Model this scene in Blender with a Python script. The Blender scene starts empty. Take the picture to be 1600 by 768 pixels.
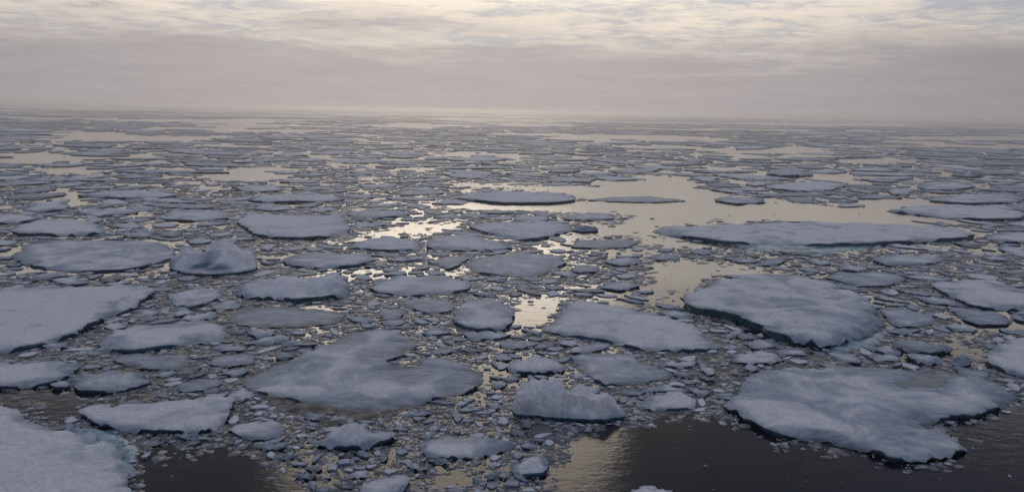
import bpy, math, random
import numpy as np
from mathutils import Matrix, Vector
from mathutils.geometry import delaunay_2d_cdt

random.seed(7)
RNG = np.random.default_rng(7)
SC = bpy.context.scene
COL = SC.collection
R = math.radians

# ------------------------------------------------------------------ camera
CAM_H = 16.0
FPX = 1256.0                       # focal length in pixels of the 1600 px wide photograph
ROLL = math.atan(0.0180)
PITCH = math.atan(211.0 / FPX)
cd = bpy.data.cameras.new("camera")
cam = bpy.data.objects.new("camera", cd)
COL.objects.link(cam)
SC.camera = cam
cd.sensor_fit = 'HORIZONTAL'
cd.sensor_width = 36.0
cd.lens = 36.0 * FPX / 1600.0
cd.clip_start = 0.5
cd.clip_end = 60000.0
cam.matrix_world = (Matrix.Translation((0, 0, CAM_H)) @ Matrix.Rotation(math.pi / 2 - PITCH, 4, 'X')
                    @ Matrix.Rotation(ROLL, 4, 'Z'))

# ------------------------------------------------------------------ sky and sun
SUN_AZ = R(-4.5)                   # seen from the camera, + to the right of straight ahead
SUN_EL = R(19.0)
SUN_DIR = Vector((math.sin(SUN_AZ) * math.cos(SUN_EL), math.cos(SUN_AZ) * math.cos(SUN_EL), math.sin(SUN_EL)))


class NT:
    """small helper for wiring nodes"""
    def __init__(self, tree):
        self.t = tree
        self.n = tree.nodes
        self.n.clear()

    def add(self, kind, ins=None, **props):
        nd = self.n.new(kind)
        for k, v in props.items():
            setattr(nd, k, v)
        for k, v in (ins or {}).items():
            s = nd.inputs[k]
            if isinstance(v, bpy.types.NodeSocket):
                self.t.links.new(v, s)
            else:
                s.default_value = v
        return nd

    def math(self, op, a, b=0.0, c=None, clamp=False):
        nd = self.n.new('ShaderNodeMath')
        nd.operation = op
        nd.use_clamp = clamp
        for i, v in enumerate((a, b, c)):
            if v is None:
                continue
            if isinstance(v, bpy.types.NodeSocket):
                self.t.links.new(v, nd.inputs[i])
            else:
                nd.inputs[i].default_value = v
        return nd.outputs[0]

    def step(self, v, lo, hi, a=0.0, b=1.0):
        nd = self.add('ShaderNodeMapRange', {0: v, 1: lo, 2: hi, 3: a, 4: b}, interpolation_type='SMOOTHSTEP')
        return nd.outputs[0]

    def mix(self, f, a, b):
        nd = self.n.new('ShaderNodeMix')
        nd.data_type = 'RGBA'
        for i, v in ((0, f), (6, a), (7, b)):
            if isinstance(v, bpy.types.NodeSocket):
                self.t.links.new(v, nd.inputs[i])
            else:
                nd.inputs[i].default_value = v if i == 0 else (tuple(v) + (1.0,))[:4]
        return nd.outputs[2]

    def noise(self, vec, scale, detail=4.0, rough=0.55, dist=0.0):
        nd = self.add('ShaderNodeTexNoise', {'Vector': vec, 'Scale': scale, 'Detail': detail,
                                             'Roughness': rough, 'Distortion': dist})
        return nd.outputs['Fac']


world = bpy.data.worlds.new("World")
SC.world = world
world.use_nodes = True
w = NT(world.node_tree)
tc = w.add('ShaderNodeTexCoord')
sep = w.add('ShaderNodeSeparateXYZ', {0: tc.outputs['Generated']})
dx, dy, dz = sep.outputs
zz = w.math('MAXIMUM', dz, 0.0)
den = w.math('ADD', zz, 0.060)
cu = w.math('DIVIDE', dx, den)
cv = w.math('DIVIDE', dy, den)
cvec = w.add('ShaderNodeCombineXYZ', {0: cu, 1: cv, 2: 0.0}).outputs[0]
n_big = w.noise(cvec, 0.75, 7.0, 0.6, 0.5)
n_fine = w.noise(cvec, 3.4, 6.0, 0.65, 0.6)
n_mix = w.math('ADD', w.math('MULTIPLY', n_big, 0.55), w.math('MULTIPLY', n_fine, 0.45))
dotn = w.add('ShaderNodeVectorMath', {0: tc.outputs['Generated'], 1: tuple(SUN_DIR)}, operation='DOT_PRODUCT').outputs['Value']
dot0 = w.math('MAXIMUM', dotn, 0.0)
glow = w.math('POWER', dot0, 22.0)
glow_wide = w.math('POWER', w.math('MULTIPLY', w.math('ADD', dotn, 1.0), 0.5), 6.0)
# cloud deck: grey far haze bank at the horizon, thin lit edge above it, thick deck overhead
bank_c = w.mix(glow_wide, (0.12, 0.13, 0.175), (0.485, 0.437, 0.418))
lit_c = w.mix(glow_wide, (0.28, 0.28, 0.30), (0.90, 0.785, 0.655))
deck_c = w.mix(glow, (0.180, 0.197, 0.262), (0.22, 0.22, 0.235))
gap_c = w.mix(glow_wide, (0.15, 0.18, 0.25), (0.56, 0.545, 0.54))
n_low = w.noise(cvec, 0.33, 6.0, 0.6, 0.4)
bank_h = w.math('MULTIPLY_ADD', n_low, 0.20, -0.015)
f_bank = w.step(w.math('SUBTRACT', zz, bank_h), -0.04, 0.045)
lit_tex = w.step(n_mix, 0.38, 0.56)
lit_0 = w.mix(lit_tex, gap_c, lit_c)
lit_all = w.add('ShaderNodeVectorMath', {0: lit_0, 1: w.step(zz, 0.10, 0.21, 1.0, 1.65)}, operation='MULTIPLY').outputs[0]   # thinner cloud nearer the hidden sun
bank_v = w.add('ShaderNodeVectorMath', {0: bank_c, 1: w.step(n_mix, 0.36, 0.64, 0.95, 1.04)}, operation='MULTIPLY').outputs[0]
low_c = w.mix(f_bank, bank_v, lit_all)
f_deck = w.step(zz, 0.18, 0.345)
deck_tex = w.math('MULTIPLY', w.step(n_mix, 0.36, 0.64, 0.85, 1.17), w.math('MULTIPLY_ADD', zz, 0.95, 0.45))   # an overcast deck is brightest overhead
deck_v = w.add('ShaderNodeVectorMath', {0: deck_c, 1: deck_tex}, operation='MULTIPLY').outputs[0]
cloud_c = w.mix(f_deck, low_c, deck_v)
sky = w.add('ShaderNodeTexSky', sky_type='NISHITA', sun_disc=False)
sky.sun_elevation = SUN_EL
sky.sun_rotation = SUN_AZ
sky.air_density = 1.2
sky.dust_density = 3.0
bg_sky = w.add('ShaderNodeBackground', {'Color': sky.outputs[0], 'Strength': 0.05})
bg_cloud = w.add('ShaderNodeBackground', {'Color': cloud_c, 'Strength': 1.0})
cover = w.math('SUBTRACT', 1.0, w.math('MULTIPLY', w.math('MULTIPLY', w.step(n_mix, 0.36, 0.47, 1.0, 0.0), w.step(zz, 0.16, 0.4)), 0.25))
mixs = w.add('ShaderNodeMixShader', {0: cover, 1: bg_sky.outputs[0], 2: bg_cloud.outputs[0]})
w.add('ShaderNodeOutputWorld', {'Surface': mixs.outputs[0]})

sl = bpy.data.lights.new("sun", 'SUN')
sl.energy = 0.24
sl.angle = R(25.0)
sl.color = (1.0, 0.87, 0.70)
so = bpy.data.objects.new("sun", sl)
COL.objects.link(so)
so.rotation_euler = SUN_DIR.to_track_quat('Z', 'Y').to_euler()
so.location = SUN_DIR * 300

vs = SC.view_settings
vs.view_transform = 'Standard'
vs.look = 'None'
vs.exposure = 0.12
vs.gamma = 1.0
vs.use_curve_mapping = False
SC.cycles.use_denoising = True
SC.cycles.max_bounces = 6
SC.cycles.volume_bounces = 1
SC.cycles.volume_max_steps = 64


# ------------------------------------------------------------------ materials
def new_mat(name):
    m = bpy.data.materials.new(name)
    m.use_nodes = True
    return m, NT(m.node_tree)


def make_ice():
    m, t = new_mat("sea_ice")
    pos = t.add('ShaderNodeNewGeometry').outputs['Position']
    tone = t.add('ShaderNodeAttribute', attribute_name='tone').outputs['Fac']
    edge = t.add('ShaderNodeAttribute', attribute_name='edge').outputs['Fac']
    n1 = t.noise(pos, 0.33, 6.0, 0.6, 0.6)
    mp = t.add('ShaderNodeMapping', {'Vector': pos, 'Rotation': (0, 0, 0.5), 'Scale': (0.6, 1.5, 1.0)}).outputs[0]
    n2 = t.noise(mp, 1.7, 6.0, 0.62, 0.4)
    n3 = t.step(t.noise(pos, 4.5, 6.0, 0.72), 0.30, 0.70)
    wet0 = t.math('ADD', t.math('MULTIPLY', n1, 0.75), t.math('MULTIPLY', n2, 0.25))
    wet = t.step(t.math('ADD', wet0, t.math('MULTIPLY', tone, 0.36)), 0.545, 0.73)
    snow = t.mix(n3, (0.66, 0.68, 0.71), (0.92, 0.925, 0.93))
    gray = t.mix(t.step(n2, 0.3, 0.7), (0.22, 0.275, 0.34), (0.48, 0.54, 0.60))
    top = t.mix(wet, snow, gray)
    dirty = t.mix(t.step(tone, 0.75, 1.0), top, t.mix(t.step(n2, 0.35, 0.65), (0.15, 0.165, 0.18), (0.34, 0.36, 0.38)))
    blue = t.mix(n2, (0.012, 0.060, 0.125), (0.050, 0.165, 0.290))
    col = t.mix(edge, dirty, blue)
    rough = t.math('SUBTRACT', 0.9, t.math('MAXIMUM', t.math('MULTIPLY', wet, 0.35), t.math('MULTIPLY', edge, 0.5)))
    hgt = t.math('ADD', t.math('MULTIPLY', n2, 0.55), t.math('MULTIPLY', n3, 0.18))
    bmp = t.add('ShaderNodeBump', {'Strength': 0.8, 'Distance': 0.16, 'Height': hgt}).outputs[0]
    b = t.add('ShaderNodeBsdfPrincipled', {'Base Color': col, 'Roughness': rough, 'IOR': 1.31, 'Normal': bmp,
                                           'Specular IOR Level': 0.35})
    t.add('ShaderNodeOutputMaterial', {'Surface': b.outputs[0]})
    return m


def make_water(name, deep, bump, rough=0.06):
    m, t = new_mat(name)
    pos = t.add('ShaderNodeNewGeometry').outputs['Position']
    st = t.add('ShaderNodeMapping', {'Vector': pos, 'Scale': (0.55, 1.0, 1.0)}).outputs[0]
    na = t.noise(st, 1.5, 4.0, 0.55, 0.2)
    nb = t.noise(st, 5.5, 3.0, 0.5, 0.3)
    calm = t.noise(pos, 0.06, 2.0, 0.5)
    h = t.math('ADD', t.math('MULTIPLY', na, 0.7), t.math('MULTIPLY', nb, 0.22))
    amp = t.step(calm, 0.35, 0.65, 0.55, 1.1)
    bmp = t.add('ShaderNodeBump', {'Strength': t.math('MULTIPLY', amp, bump), 'Distance': 0.05, 'Height': h}).outputs[0]
    b = t.add('ShaderNodeBsdfPrincipled', {'Base Color': tuple(deep) + (1.0,), 'Roughness': rough, 'IOR': 1.333,
                                           'Normal': bmp})
    t.add('ShaderNodeOutputMaterial', {'Surface': b.outputs[0]})
    return m


M_ICE = make_ice()


def make_shelf(name, c0, c1, rough=0.30):
    m, t = new_mat(name)
    pos = t.add('ShaderNodeNewGeometry').outputs['Position']
    n2 = t.noise(pos, 1.6, 5.0, 0.6, 0.3)
    col = t.mix(t.step(n2, 0.35, 0.65), c0, c1)
    bmp = t.add('ShaderNodeBump', {'Strength': 0.5, 'Distance': 0.08, 'Height': n2}).outputs[0]
    b = t.add('ShaderNodeBsdfPrincipled', {'Base Color': col, 'Roughness': rough, 'IOR': 1.33, 'Normal': bmp})
    t.add('ShaderNodeOutputMaterial', {'Surface': b.outputs[0]})
    return m


M_BLUE = make_shelf('dense_blue_ice', (0.020, 0.085, 0.130), (0.075, 0.20, 0.27))
M_SHELF = make_shelf('wet_turquoise_ice', (0.12, 0.26, 0.32), (0.36, 0.52, 0.57))
M_ALGAE = make_shelf('brown_sunken_ice', (0.07, 0.066, 0.058), (0.24, 0.23, 0.20), 0.75)

M_SEA = make_water("sea_water", (0.003, 0.005, 0.008), 0.55, 0.11)
M_POND = make_water("melt_water", (0.10, 0.16, 0.18), 0.12, 0.04)


def make_brash():
    m, t = new_mat("brash_ice")
    pos = t.add('ShaderNodeNewGeometry').outputs['Position']
    tone = t.add('ShaderNodeAttribute', attribute_name='tone').outputs['Fac']
    n2 = t.noise(pos, 4.0, 4.0, 0.6)
    c1 = t.mix(n2, (0.11, 0.115, 0.122), (0.24, 0.245, 0.255))
    c2 = t.mix(n2, (0.46, 0.49, 0.53), (0.76, 0.78, 0.81))
    col = t.mix(t.step(tone, 0.0, 0.8), c2, c1)
    bmp = t.add('ShaderNodeBump', {'Strength': 0.5, 'Distance': 0.04, 'Height': n2}).outputs[0]
    b = t.add('ShaderNodeBsdfPrincipled', {'Base Color': col, 'Roughness': 0.45, 'IOR': 1.31, 'Normal': bmp})
    t.add('ShaderNodeOutputMaterial', {'Surface': b.outputs[0]})
    return m


M_BRASH = make_brash()

# ------------------------------------------------------------------ sea and haze
SEA_R = 24000.0


def mesh_obj(name, verts, faces, mat, parent=None, attrs=None, smooth=True):
    me = bpy.data.meshes.new(name)
    me.from_pydata([tuple(v) for v in verts], [], faces)
    for k, a in (attrs or {}).items():
        at = me.attributes.new(k, 'FLOAT', 'POINT')
        at.data.foreach_set('value', np.asarray(a, dtype=np.float32))
    me.materials.append(mat)
    if smooth:
        me.polygons.foreach_set('use_smooth', [True] * len(me.polygons))
    me.update()
    o = bpy.data.objects.new(name, me)
    COL.objects.link(o)
    if parent is not None:
        o.parent = parent
    return o


sea = mesh_obj('sea', [(-SEA_R, -2000, 0), (SEA_R, -2000, 0), (SEA_R, SEA_R, 0), (-SEA_R, SEA_R, 0)], [(0, 1, 2, 3)], M_SEA)
sea['kind'] = 'structure'
sea['label'] = 'calm dark sea water between the floes'

X0, X1, Y0, Y1, Z0, Z1 = -SEA_R - 50, SEA_R + 50, -2050, SEA_R + 50, -1.0, CAM_H + 2.0
hv = [(x, y, z) for z in (Z0, Z1) for y in (Y0, Y1) for x in (X0, X1)]
hf = [(0, 2, 3, 1), (4, 5, 7, 6), (0, 1, 5, 4), (2, 6, 7, 3), (0, 4, 6, 2), (1, 3, 7, 5)]
mh = bpy.data.materials.new("sea_haze")
mh.use_nodes = True
th = NT(mh.node_tree)
pv = th.add('ShaderNodeVolumePrincipled', {'Color': (0.97, 0.95, 0.94, 1.0), 'Density': 0.00050, 'Anisotropy': 0.84})
th.add('ShaderNodeOutputMaterial', {'Volume': pv.outputs[0]})
haze = mesh_obj('haze', hv, hf, mh, smooth=False)
haze['kind'] = 'stuff'
haze['label'] = 'pale sea haze thickening towards the horizon'
haze['category'] = 'haze'

# ------------------------------------------------------------------ geometry helpers
CM = np.array(cam.matrix_world.to_3x3())


def unproject(px, py, z=0.0):
    """a pixel of the photograph to the point where its sight line meets height z"""
    d = CM @ np.array([(px - 800.0) / FPX, -(py - 384.0) / FPX, -1.0])
    s = (z - CAM_H) / d[2]
    return np.array([d[0] * s, d[1] * s])


def vnoise(x, y, seed=0):
    """smooth value noise in numpy, 0..1"""
    xi = np.floor(x).astype(np.int64)
    yi = np.floor(y).astype(np.int64)
    xf = x - xi
    yf = y - yi
    u = xf * xf * (3 - 2 * xf)
    v = yf * yf * (3 - 2 * yf)

    def h(a, b):
        n = (a * 374761393 + b * 668265263 + seed * 1442695041) & 0xffffffff
        n = ((n ^ (n >> 13)) * 1274126177) & 0xffffffff
        return ((n ^ (n >> 16)) & 0xffff) / 65535.0
    return ((h(xi, yi) * (1 - u) + h(xi + 1, yi) * u) * (1 - v) + (h(xi, yi + 1) * (1 - u) + h(xi + 1, yi + 1) * u) * v)


def fbm(x, y, seed=0, oct_=4, rough=0.5):
    a, s, f, tot = 1.0, 0.0, 1.0, 0.0
    for k in range(oct_):
        s = s + a * vnoise(x * f + 17.3 * k, y * f - 9.1 * k, seed + k)
        tot += a
        a *= rough
        f *= 2.03
    return s / tot


def inside(px, py, poly):
    res = np.zeros(px.shape, bool)
    n = len(poly)
    j = n - 1
    for i in range(n):
        xi, yi = poly[i]
        xj, yj = poly[j]
        if yi != yj:
            c = ((yi > py) != (yj > py)) & (px < (xj - xi) * (py - yi) / (yj - yi) + xi)
            res ^= c
        j = i
    return res


def edge_dist(P, poly):
    a = poly
    b = np.roll(poly, -1, 0)
    ab = b - a
    L = (ab ** 2).sum(1) + 1e-12
    out = np.full(len(P), 1e9)
    for k in range(0, len(P), 2000):
        p = P[k:k + 2000]
        ap = p[:, None, :] - a[None]
        t = np.clip((ap * ab[None]).sum(2) / L[None], 0, 1)
        d = ap - t[:, :, None] * ab[None]
        out[k:k + 2000] = np.sqrt((d ** 2).sum(2).min(1))
    return out


def poly_area(p):
    x, y = p[:, 0], p[:, 1]
    return 0.5 * (x * np.roll(y, -1) - np.roll(x, -1) * y).sum()


def roughen(poly, step, amp, seed):
    """corner-cut, resample and crumble an outline"""
    p = np.asarray(poly, float)
    if poly_area(p) < 0:
        p = p[::-1]
    q = np.roll(p, -1, 0)
    p = np.stack([p * 0.94 + q * 0.06, p * 0.06 + q * 0.94], 1).reshape(-1, 2)
    seg = np.sqrt(((np.roll(p, -1, 0) - p) ** 2).sum(1))
    cum = np.concatenate([[0], np.cumsum(seg)])
    n = max(10, int(cum[-1] / step))
    s = np.linspace(0, cum[-1], n, endpoint=False)
    pc = np.vstack([p, p[:1]])
    r = np.stack([np.interp(s, cum, pc[:, 0]), np.interp(s, cum, pc[:, 1])], 1)
    tan = np.roll(r, -1, 0) - np.roll(r, 1, 0)
    tan /= np.sqrt((tan ** 2).sum(1))[:, None] + 1e-9
    nor = np.stack([tan[:, 1], -tan[:, 0]], 1)
    size = math.sqrt(abs(poly_area(p)))
    f1, f2 = 6.0 / size, 20.0 / size
    k = (fbm(r[:, 0] * f1, r[:, 1] * f1, seed, 3) - 0.5) * 1.7 + (fbm(r[:, 0] * f2, r[:, 1] * f2, seed + 9, 4, 0.75) - 0.5) * 1.9
    return r + nor * (k * amp * size)[:, None]


def outward(poly):
    tan = np.roll(poly, -1, 0) - np.roll(poly, 1, 0)
    tan /= np.sqrt((tan ** 2).sum(1))[:, None] + 1e-9
    return np.stack([tan[:, 1], -tan[:, 0]], 1)


def smooth01(x, a, b):
    t = np.clip((x - a) / (b - a), 0, 1)
    return t * t * (3 - 2 * t)


# ------------------------------------------------------------------ occupancy map of the sea surface (log distance, bearing)
U0, U1, NU = math.log(24.0), math.log(14000.0), 2600
V0, V1, NV = R(-48), R(48), 1500
OCC = np.zeros((NU, NV), np.uint8)         # 1 floe, 2 open water
WAT = np.zeros((NU, NV), np.uint8)


def to_uv(P):
    d = np.sqrt((P ** 2).sum(1))
    return (np.log(np.maximum(d, 1.0)) - U0) / (U1 - U0) * NU, (np.arctan2(P[:, 0], P[:, 1]) - V0) / (V1 - V0) * NV


def uv_window(poly):
    u, v = to_uv(poly)
    a0, a1 = int(max(0, math.floor(u.min()))), int(min(NU - 1, math.ceil(u.max())))
    b0, b1 = int(max(0, math.floor(v.min()))), int(min(NV - 1, math.ceil(v.max())))
    if a1 < a0 or b1 < b0:
        return None
    gu, gv = np.meshgrid(np.arange(a0, a1 + 1) + 0.5, np.arange(b0, b1 + 1) + 0.5, indexing='ij')
    m = inside(gu, gv, np.stack([u, v], 1))
    return a0, a1 + 1, b0, b1 + 1, m


def occupy(poly, val):
    wd = uv_window(poly)
    if wd is None:
        return
    a0, a1, b0, b1, m = wd
    sub = OCC[a0:a1, b0:b1]
    sub[m & (sub != 1)] = val


# ------------------------------------------------------------------ floe builder
COUNT = [0]


def floe_mesh(poly, fb, tone, spacing, rough_h=0.85, peaks=(), hollows=(), ponds=(), lip=0.25, berg=False, wetrim=0.0, seed=0):
    """top sheet (snow_cover) and side wall (ice_edge) of one floe, in world metres"""
    n = len(poly)
    c = poly.mean(0)
    lo, hi = poly.min(0), poly.max(0)
    g = spacing * 1.7
    xs = np.arange(lo[0] + g * .5, hi[0], g)
    ys = np.arange(lo[1] + g * .5, hi[1], g)
    P = np.zeros((0, 2))
    if len(xs) and len(ys):
        gx, gy = np.meshgrid(xs, ys)
        P = np.stack([gx.ravel(), gy.ravel()], 1)
        P = P + (RNG.random(P.shape) - 0.5) * g * 0.6
        P = P[inside(P[:, 0], P[:, 1], poly)]
        if len(P):
            P = P[edge_dist(P, poly) > spacing * 0.55]
    allp = np.vstack([poly, P]) if len(P) else poly.copy()
    vin = [Vector((float(a), float(b))) for a, b in allp]
    vo, _, fo, *_ = delaunay_2d_cdt(vin, [], [list(range(n))], 1, 1e-5)
    V = np.array([(v.x, v.y) for v in vo])
    E = edge_dist(V, poly)
    x, y = V[:, 0], V[:, 1]
    und = (fbm(x * 0.22, y * 0.22, seed + 3, 4) - 0.5) * 2
    fine = (fbm(x * 1.3, y * 1.3, seed + 5, 4, 0.6) - 0.5) * 2
    if berg:
        H = np.zeros(len(V))
        for (cx, cy, ph, rx, ry) in peaks:
            q = ((x - cx) / rx) ** 2 + ((y - cy) / ry) ** 2
            H = H + (ph * np.exp(-(q ** 2.2))) ** 3
        H = H ** (1 / 3.0)
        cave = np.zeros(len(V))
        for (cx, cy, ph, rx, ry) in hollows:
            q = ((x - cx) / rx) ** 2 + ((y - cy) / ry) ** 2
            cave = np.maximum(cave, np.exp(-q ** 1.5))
            H = H - ph * np.exp(-q ** 1.5)
        H = np.maximum(H, 0)
        nb_ = 34
        sx_ = lo[0] + RNG.random(nb_) * (hi[0] - lo[0])
        sy_ = lo[1] + RNG.random(nb_) * (hi[1] - lo[1])
        dd = (x[:, None] - sx_[None]) ** 2 + (y[:, None] - sy_[None]) ** 2
        own = dd.argmin(1)
        hs = np.array([H[((V[:, 0] - a) ** 2 + (V[:, 1] - b) ** 2).argmin()] for a, b in zip(sx_, sy_)])
        ta, tb = RNG.normal(0, 0.6, nb_), RNG.normal(0, 0.6, nb_)
        Hf = hs[own] + ta[own] * (x - sx_[own]) + tb[own] * (y - sy_[own])
        H = np.maximum(0, 0.30 * H + 0.70 * np.clip(Hf, 0, H.max() * 1.05) * np.clip(H / (0.35 * H.max()), 0, 1))
        rid = np.abs(fbm(x * 1.5, y * 1.5, seed + 61, 3) - 0.5) * 2
        z = (fb + H * (1 + 0.22 * und - 0.28 * rid) + fine * 0.12 * (0.3 + H)) * (0.75 + 0.25 * smooth01(E, 0.0, 0.7 * max(0.35, lip)))
        z = np.minimum(z, 0.22 + E * 6.5 * (0.35 + 1.2 * fbm(x * 0.9, y * 0.9, seed + 23, 3)))
        z = z + np.clip(RNG.normal(0, 0.17, nb_), -0.3, 0.18)[own] * smooth01(E, 0.1, 0.5) * np.clip(z, 0, 1)
        z = np.maximum(z, 0.06)
    else:
        z = fb * (1 - 0.10 * np.exp(-E / (lip * 0.6))) + (0.30 + 0.70 * smooth01(E, 0, 0.9)) * rough_h * (0.13 * und + 0.10 * fine) * min(1.0, fb / 0.3)
        for (cx, cy, ph, rx, ry) in peaks:
            q = ((x - cx) / rx) ** 2 + ((y - cy) / ry) ** 2
            z = z + ph * np.exp(-q ** 1.3) * (1 + 0.5 * fine)
        sz = math.sqrt(abs(poly_area(poly)))
        fr = 4.0 / sz
        rim = smooth01(fbm(x * fr, y * fr, seed + 31, 4, 0.6), 0.47 - 0.12 * wetrim, 0.60 - 0.12 * wetrim)
        awash = rim * np.exp(-E / (0.35 + 0.05 * sz + 0.8 * wetrim))
        z = z - 0.92 * awash * fb + 0.05 * fine * awash
        z = np.maximum(z, 0.025)
    out_ponds = []
    for pp in ponds:
        e = edge_dist(V, pp)
        ins = inside(x, y, pp)
        lvl = max(0.07, (float(np.median(z[ins])) if ins.any() else fb) - 0.06)
        sd = np.where(ins, -e, e)
        shore = lvl + 0.10 * np.clip(sd / 0.9, -1, 1) + 0.22 * (fbm(x * 0.8, y * 0.6, seed + 19, 4, 0.65) - 0.47)
        z = np.where(sd < 1.2, np.minimum(z, shore), z)
        z = np.where((sd > 0.9) & (sd < 3.0), np.maximum(z, lvl + 0.015), z)
        tone = tone + 0.5 * np.exp(-np.maximum(sd, 0) / 0.8)
        out_ponds.append((pp, lvl))
    edge = np.exp(-E / 0.10) * 0.35
    if berg:
        edge = np.maximum(edge, smooth01(fbm(x * 0.7, y * 0.7, seed + 44, 3) * 0.7 - z * 0.5 + 0.05, 0.10, 0.50) * 0.55)
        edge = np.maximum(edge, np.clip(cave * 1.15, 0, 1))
    if not berg:
        edge = np.maximum(edge * (1 - rim), 0.28 * awash)
        tone = tone + 0.45 * awash
    tn = np.clip(tone + 0.18 * und + 0.25 * np.exp(-E / 0.5), 0, 1.2)
    top = ([(a, b, h) for (a, b), h in zip(V, z)], [tuple(f) for f in fo], {'tone': tn, 'edge': np.clip(edge, 0, 1)})
    # side wall with an overhanging lip, a wave-cut notch and a foot under water
    # outline heights: find the outline vertices in the triangulated sheet
    d2 = ((poly[:, None, :] - V[None]) ** 2).sum(2) if n * len(V) < 3e6 else None
    if d2 is None:
        idx = np.array([int(((V - p) ** 2).sum(1).argmin()) for p in poly])
    else:
        idx = d2.argmin(1)
    zl = z[idx]
    N = outward(poly)
    jit = fbm(poly[:, 0] * 1.1, poly[:, 1] * 1.1, seed + 77, 3)[:, None]
    t = float(np.clip(np.median(zl), 0.08, 0.9))
    rings = [(poly, zl, 0.55), (poly + N * (0.02 * t), zl * 0.80, 0.85), (poly - N * t * (0.25 + 0.75 * jit), zl * 0.30 + 0.01, 1.0),
             (poly - N * t * (0.30 + 0.75 * jit), np.full(n, -0.05), 1.0), (poly + N * 0.10 * t, np.full(n, -0.45), 1.0)]
    sv, sf, se = [], [], []
    for k, (pp, zz_, ee) in enumerate(rings):
        zz_ = np.broadcast_to(zz_, (n,))
        sv += [(a, b, h) for (a, b), h in zip(pp, zz_)]
        se += [ee] * n
        if k:
            o0, o1 = (k - 1) * n, k * n
            sf += [(o0 + i, o1 + i, o1 + (i + 1) % n, o0 + (i + 1) % n) for i in range(n)]
    side = (sv, sf, {'tone': np.full(len(sv), 0.3), 'edge': np.array(se)})
    return top, side, out_ponds


def shift(verts, c):
    return [(a - c[0], b - c[1], h) for a, b, h in verts]


def build_floe(name, label, cat, poly, fb, tone, spacing, group=None, parts=True, ponds=(), foot=None, foot_name='ice_foot', foot_mat=None, edge_mat=None, **kw):
    COUNT[0] += 1
    top, side, pnd = floe_mesh(poly, fb, tone, spacing, ponds=ponds, seed=COUNT[0] * 13, **kw)
    c = poly.mean(0)
    if parts:
        root = bpy.data.objects.new(name, None)
        root.empty_display_size = 0.5
        COL.objects.link(root)
        root.location = (c[0], c[1], 0)
        mesh_obj('snow_cover', shift(top[0], c), top[1], M_ICE, root, top[2], smooth=not kw.get('berg'))
        mesh_obj('ice_edge', shift(side[0], c), side[1], edge_mat or M_ICE, root, side[2])
        for pp, lvl in pnd:
            q = pp + outward(pp) * 1.3
            vv = [(a - c[0], b - c[1], lvl) for a, b in q]
            mesh_obj('melt_pond', vv, [tuple(range(len(vv)))], M_POND, root, smooth=False)
        if foot is not None:
            ft = foot_mesh(foot, spacing, COUNT[0])
            mesh_obj(foot_name, shift(ft[0], c), ft[1], foot_mat or M_SHELF, root, ft[2])
    else:
        nv = len(top[0])
        v = top[0] + side[0]
        f = top[1] + [tuple(i + nv for i in q) for q in side[1]]
        at = {k: np.concatenate([top[2][k], side[2][k]]) for k in top[2]}
        root = mesh_obj(name, shift(v, c), f, M_ICE, None, at)
        root.location = (c[0], c[1], 0)
    root['label'] = label
    root['category'] = cat
    if group:
        root['group'] = group
    return root


def foot_mesh(poly, spacing, seed):
    """ice shelf just awash, broken by the water that washes over it"""
    n = len(poly)
    lo, hi = poly.min(0), poly.max(0)
    g = spacing * 1.5
    gx, gy = np.meshgrid(np.arange(lo[0], hi[0], g), np.arange(lo[1], hi[1], g))
    P = np.stack([gx.ravel(), gy.ravel()], 1)
    P = P + (RNG.random(P.shape) - 0.5) * g * 0.6
    P = P[inside(P[:, 0], P[:, 1], poly)]
    P = P[edge_dist(P, poly) > spacing * 0.5]
    vin = [Vector((float(a), float(b))) for a, b in np.vstack([poly, P])]
    vo, _, fo, *_ = delaunay_2d_cdt(vin, [], [list(range(n))], 1, 1e-5)
    V = np.array([(v.x, v.y) for v in vo])
    E = edge_dist(V, poly)
    z = -0.10 + 0.18 * smooth01(E, 0, 0.8) + (fbm(V[:, 0] * 1.0, V[:, 1] * 0.8, seed, 4, 0.6) - 0.5) * 0.20
    return ([(a, b, h) for (a, b), h in zip(V, z)], [tuple(f) for f in fo],
            {'tone': np.full(len(V), 0.75), 'edge': np.clip(0.55 + 0.4 * fbm(V[:, 0], V[:, 1], seed + 3, 3), 0, 1)})

# ------------------------------------------------------------------ the floes one can tell apart
# (short name used to point at it, label, freeboard m, tone 0 snowy .. 1 wet grey, options, outline on the sea surface)
T = []


def F(short, label, fb, tone, pts, **o):
    T.append((short, label, fb, tone, pts, o))


F('huge bottom left floe', 'huge snow-covered floe cut off by the bottom left corner, turquoise shelf along its right edge', 0.75, 0.08,
  [(-170, 640), (-60, 632), (10, 634), (50, 645), (78, 656), (110, 662), (150, 676), (190, 700), (212, 716), (203, 735), (198, 750), (205, 775), (160, 800), (-60, 830), (-190, 760)],
  foot=[(105, 660), (135, 662), (165, 664), (200, 676), (235, 690), (240, 705), (228, 722), (212, 740), (210, 765), (180, 760), (170, 715), (130, 685)])
F('smooth wedge floe', 'smooth wedge-shaped floe with a pointed left tip just beyond the huge corner floe', 0.36, 0.0,
  [(122, 643), (140, 634), (175, 631), (235, 629), (270, 625), (320, 620), (358, 615), (369, 622), (362, 637), (348, 658), (335, 667), (300, 671), (240, 671), (205, 670), (175, 664), (145, 657)])
F('streaky rounded floe', 'rounded streaky floe beyond the pointed tip of the smooth wedge floe', 0.28, 0.35,
  [(108, 593), (128, 584), (135, 579), (200, 577), (235, 590), (233, 598), (200, 606), (160, 610), (120, 609), (116, 600)])
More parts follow.
